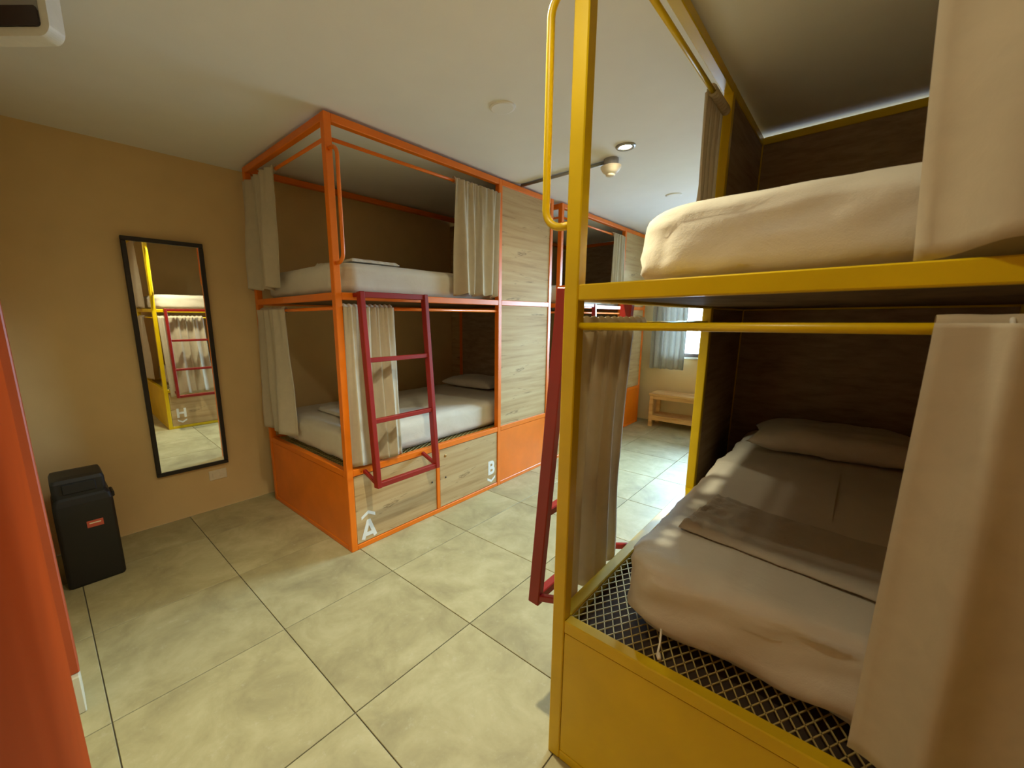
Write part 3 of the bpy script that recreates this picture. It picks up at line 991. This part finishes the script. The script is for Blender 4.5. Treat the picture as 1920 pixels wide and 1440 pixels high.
con = mk('conduit', tube_bm([(dx, dy + 0.04, CEIL - 0.0125), (dx, 2.083, CEIL - 0.0125)], 0.0115, 12), 'steel', smooth=True, origin=(dx, 1.7, CEIL - 0.0125))
tag(con, 'grey metal conduit running along the ceiling to smoke detector', 'pipe')

# white fixture in the top left corner
fxr = empty('emergency_light', (0.132 - 0.088 * 0.68, 1.945 + 0.088 * 0.733, CEIL), math.radians(-47.15))
tag(fxr, 'white rimmed ceiling light unit at the top left corner', 'light unit')
def rr_panel(name, y0, y1, hx, hz, r, mat, cz):
    bm = bmesh.new()
    pts = rounded_rect(0, 0, hx, hz, r, 8, 3)
    f = [bm.verts.new((x, y0, cz + z)) for x, z in pts]
    k = [bm.verts.new((x, y1, cz + z)) for x, z in pts]
    bm.faces.new(f); bm.faces.new(k)
    for i in range(len(pts)):
        bm.faces.new((f[i], f[(i + 1) % len(pts)], k[(i + 1) % len(pts)], k[i]))
    o = mk(name, bm, mat)
    o.parent = fxr
    return o
rr_panel('housing', 0.0, 0.05, 0.15, 0.098, 0.035, 'white', -0.100)
rr_panel('diffuser', -0.004, 0.01, 0.125, 0.074, 0.012, 'grey', -0.100)
rr_panel('dark_strip', -0.007, 0.01, 0.125, 0.026, 0.010, 'lens_dark', -0.148)

# ------------------------------------------------------------------ window end
def wcurtain(y0, y1, label, seed):
    return curtain((X_RIGHT - 0.07, y0, 2.20), (X_RIGHT - 0.07, y1, 2.20), 0.74, label, seed, 7, 0.022, (-1, 0, 0), mat='wcurtain', group='grey window curtains', name='window_curtain')
wcurtain(1.585, 2.02, 'grey pleated window curtain hanging above the pine bench', 31)
wcurtain(-0.28, 0.12, 'grey pleated window curtain behind the yellow bunk headboard', 32)
rodo = mk('window_curtain_rod', tube_bm([(X_RIGHT - 0.07, -0.35, 2.20), (X_RIGHT - 0.07, 2.07, 2.20)], 0.009), 'steel', smooth=True, origin=(X_RIGHT - 0.07, 0.9, 2.20))
tag(rodo, 'thin steel curtain rod across the top of the window', 'curtain rod')

bn = empty('bench', (5.55, 1.42, 0))
tag(bn, 'low pine bench with a shelf under the window', 'bench')
bx0, bx1, byA, byB, bz = 5.41, 5.72, 0.92, 1.90, 0.44
for x in (bx0, bx1 - 0.045):
    for y in (byA + 0.01, byB - 0.055):
        mk('leg', box_bm(x, x + 0.045, y, y + 0.045, 0, bz - 0.03, bev=0.003), 'pine', bn)
for k in range(3):
    xa = bx0 - 0.01 + k * 0.112
    mk('seat_slat', box_bm(xa, xa + 0.105, byA, byB, bz - 0.03, bz, bev=0.004), 'pine', bn)
for k in range(2):
    xa = bx0 + 0.005 + k * 0.15
    mk('shelf_slat', box_bm(xa, xa + 0.142, byA + 0.02, byB - 0.02, 0.125, 0.150, bev=0.003), 'pine', bn)
mk('apron', box_bm(bx0 + 0.004, bx0 + 0.024, byA + 0.055, byB - 0.055, bz - 0.075, bz - 0.03, bev=0.002), 'pine', bn)
mk('apron', box_bm(bx0 + 0.004, bx0 + 0.024, byA + 0.055, byB - 0.055, 0.085, 0.125, bev=0.002), 'pine', bn)

# two pale clips on the curtain rod at the right edge, and a strap on the steel mesh
for k, yy in enumerate((-0.164, -0.178)):
    cz = YB.zm - YB.rod_drop
    o = mk('curtain_clip', tube_bm([(0.987 + 0.017 * math.cos(t), yy, cz + 0.017 * math.sin(t)) for t in [2 * math.pi * i / 20 for i in range(21)]], 0.0032, 8), 'white', smooth=True, origin=(0.987, yy, cz))
    tag(o, ('white ring clip on the yellow rod, the one nearer the aisle', 'white ring clip on the yellow rod, the one nearest the right edge')[k], 'clip', 'white ring clips on the yellow rod')
bm = tube_bm([(1.09, 0.30, 0.535), (1.06, 0.292, 0.512), (1.02, 0.285, 0.506), (1.012, 0.280, 0.507)], 0.0028, 8)
tube_bm([(1.025, 0.283, 0.509), (1.008, 0.276, 0.509)], 0.005, 8, bm=bm)
o = mk('strap', bm, 'cream', smooth=True, origin=(1.04, 0.285, 0.507))
tag(o, 'thin pale strap lying on the steel mesh beside the mattress', 'strap')
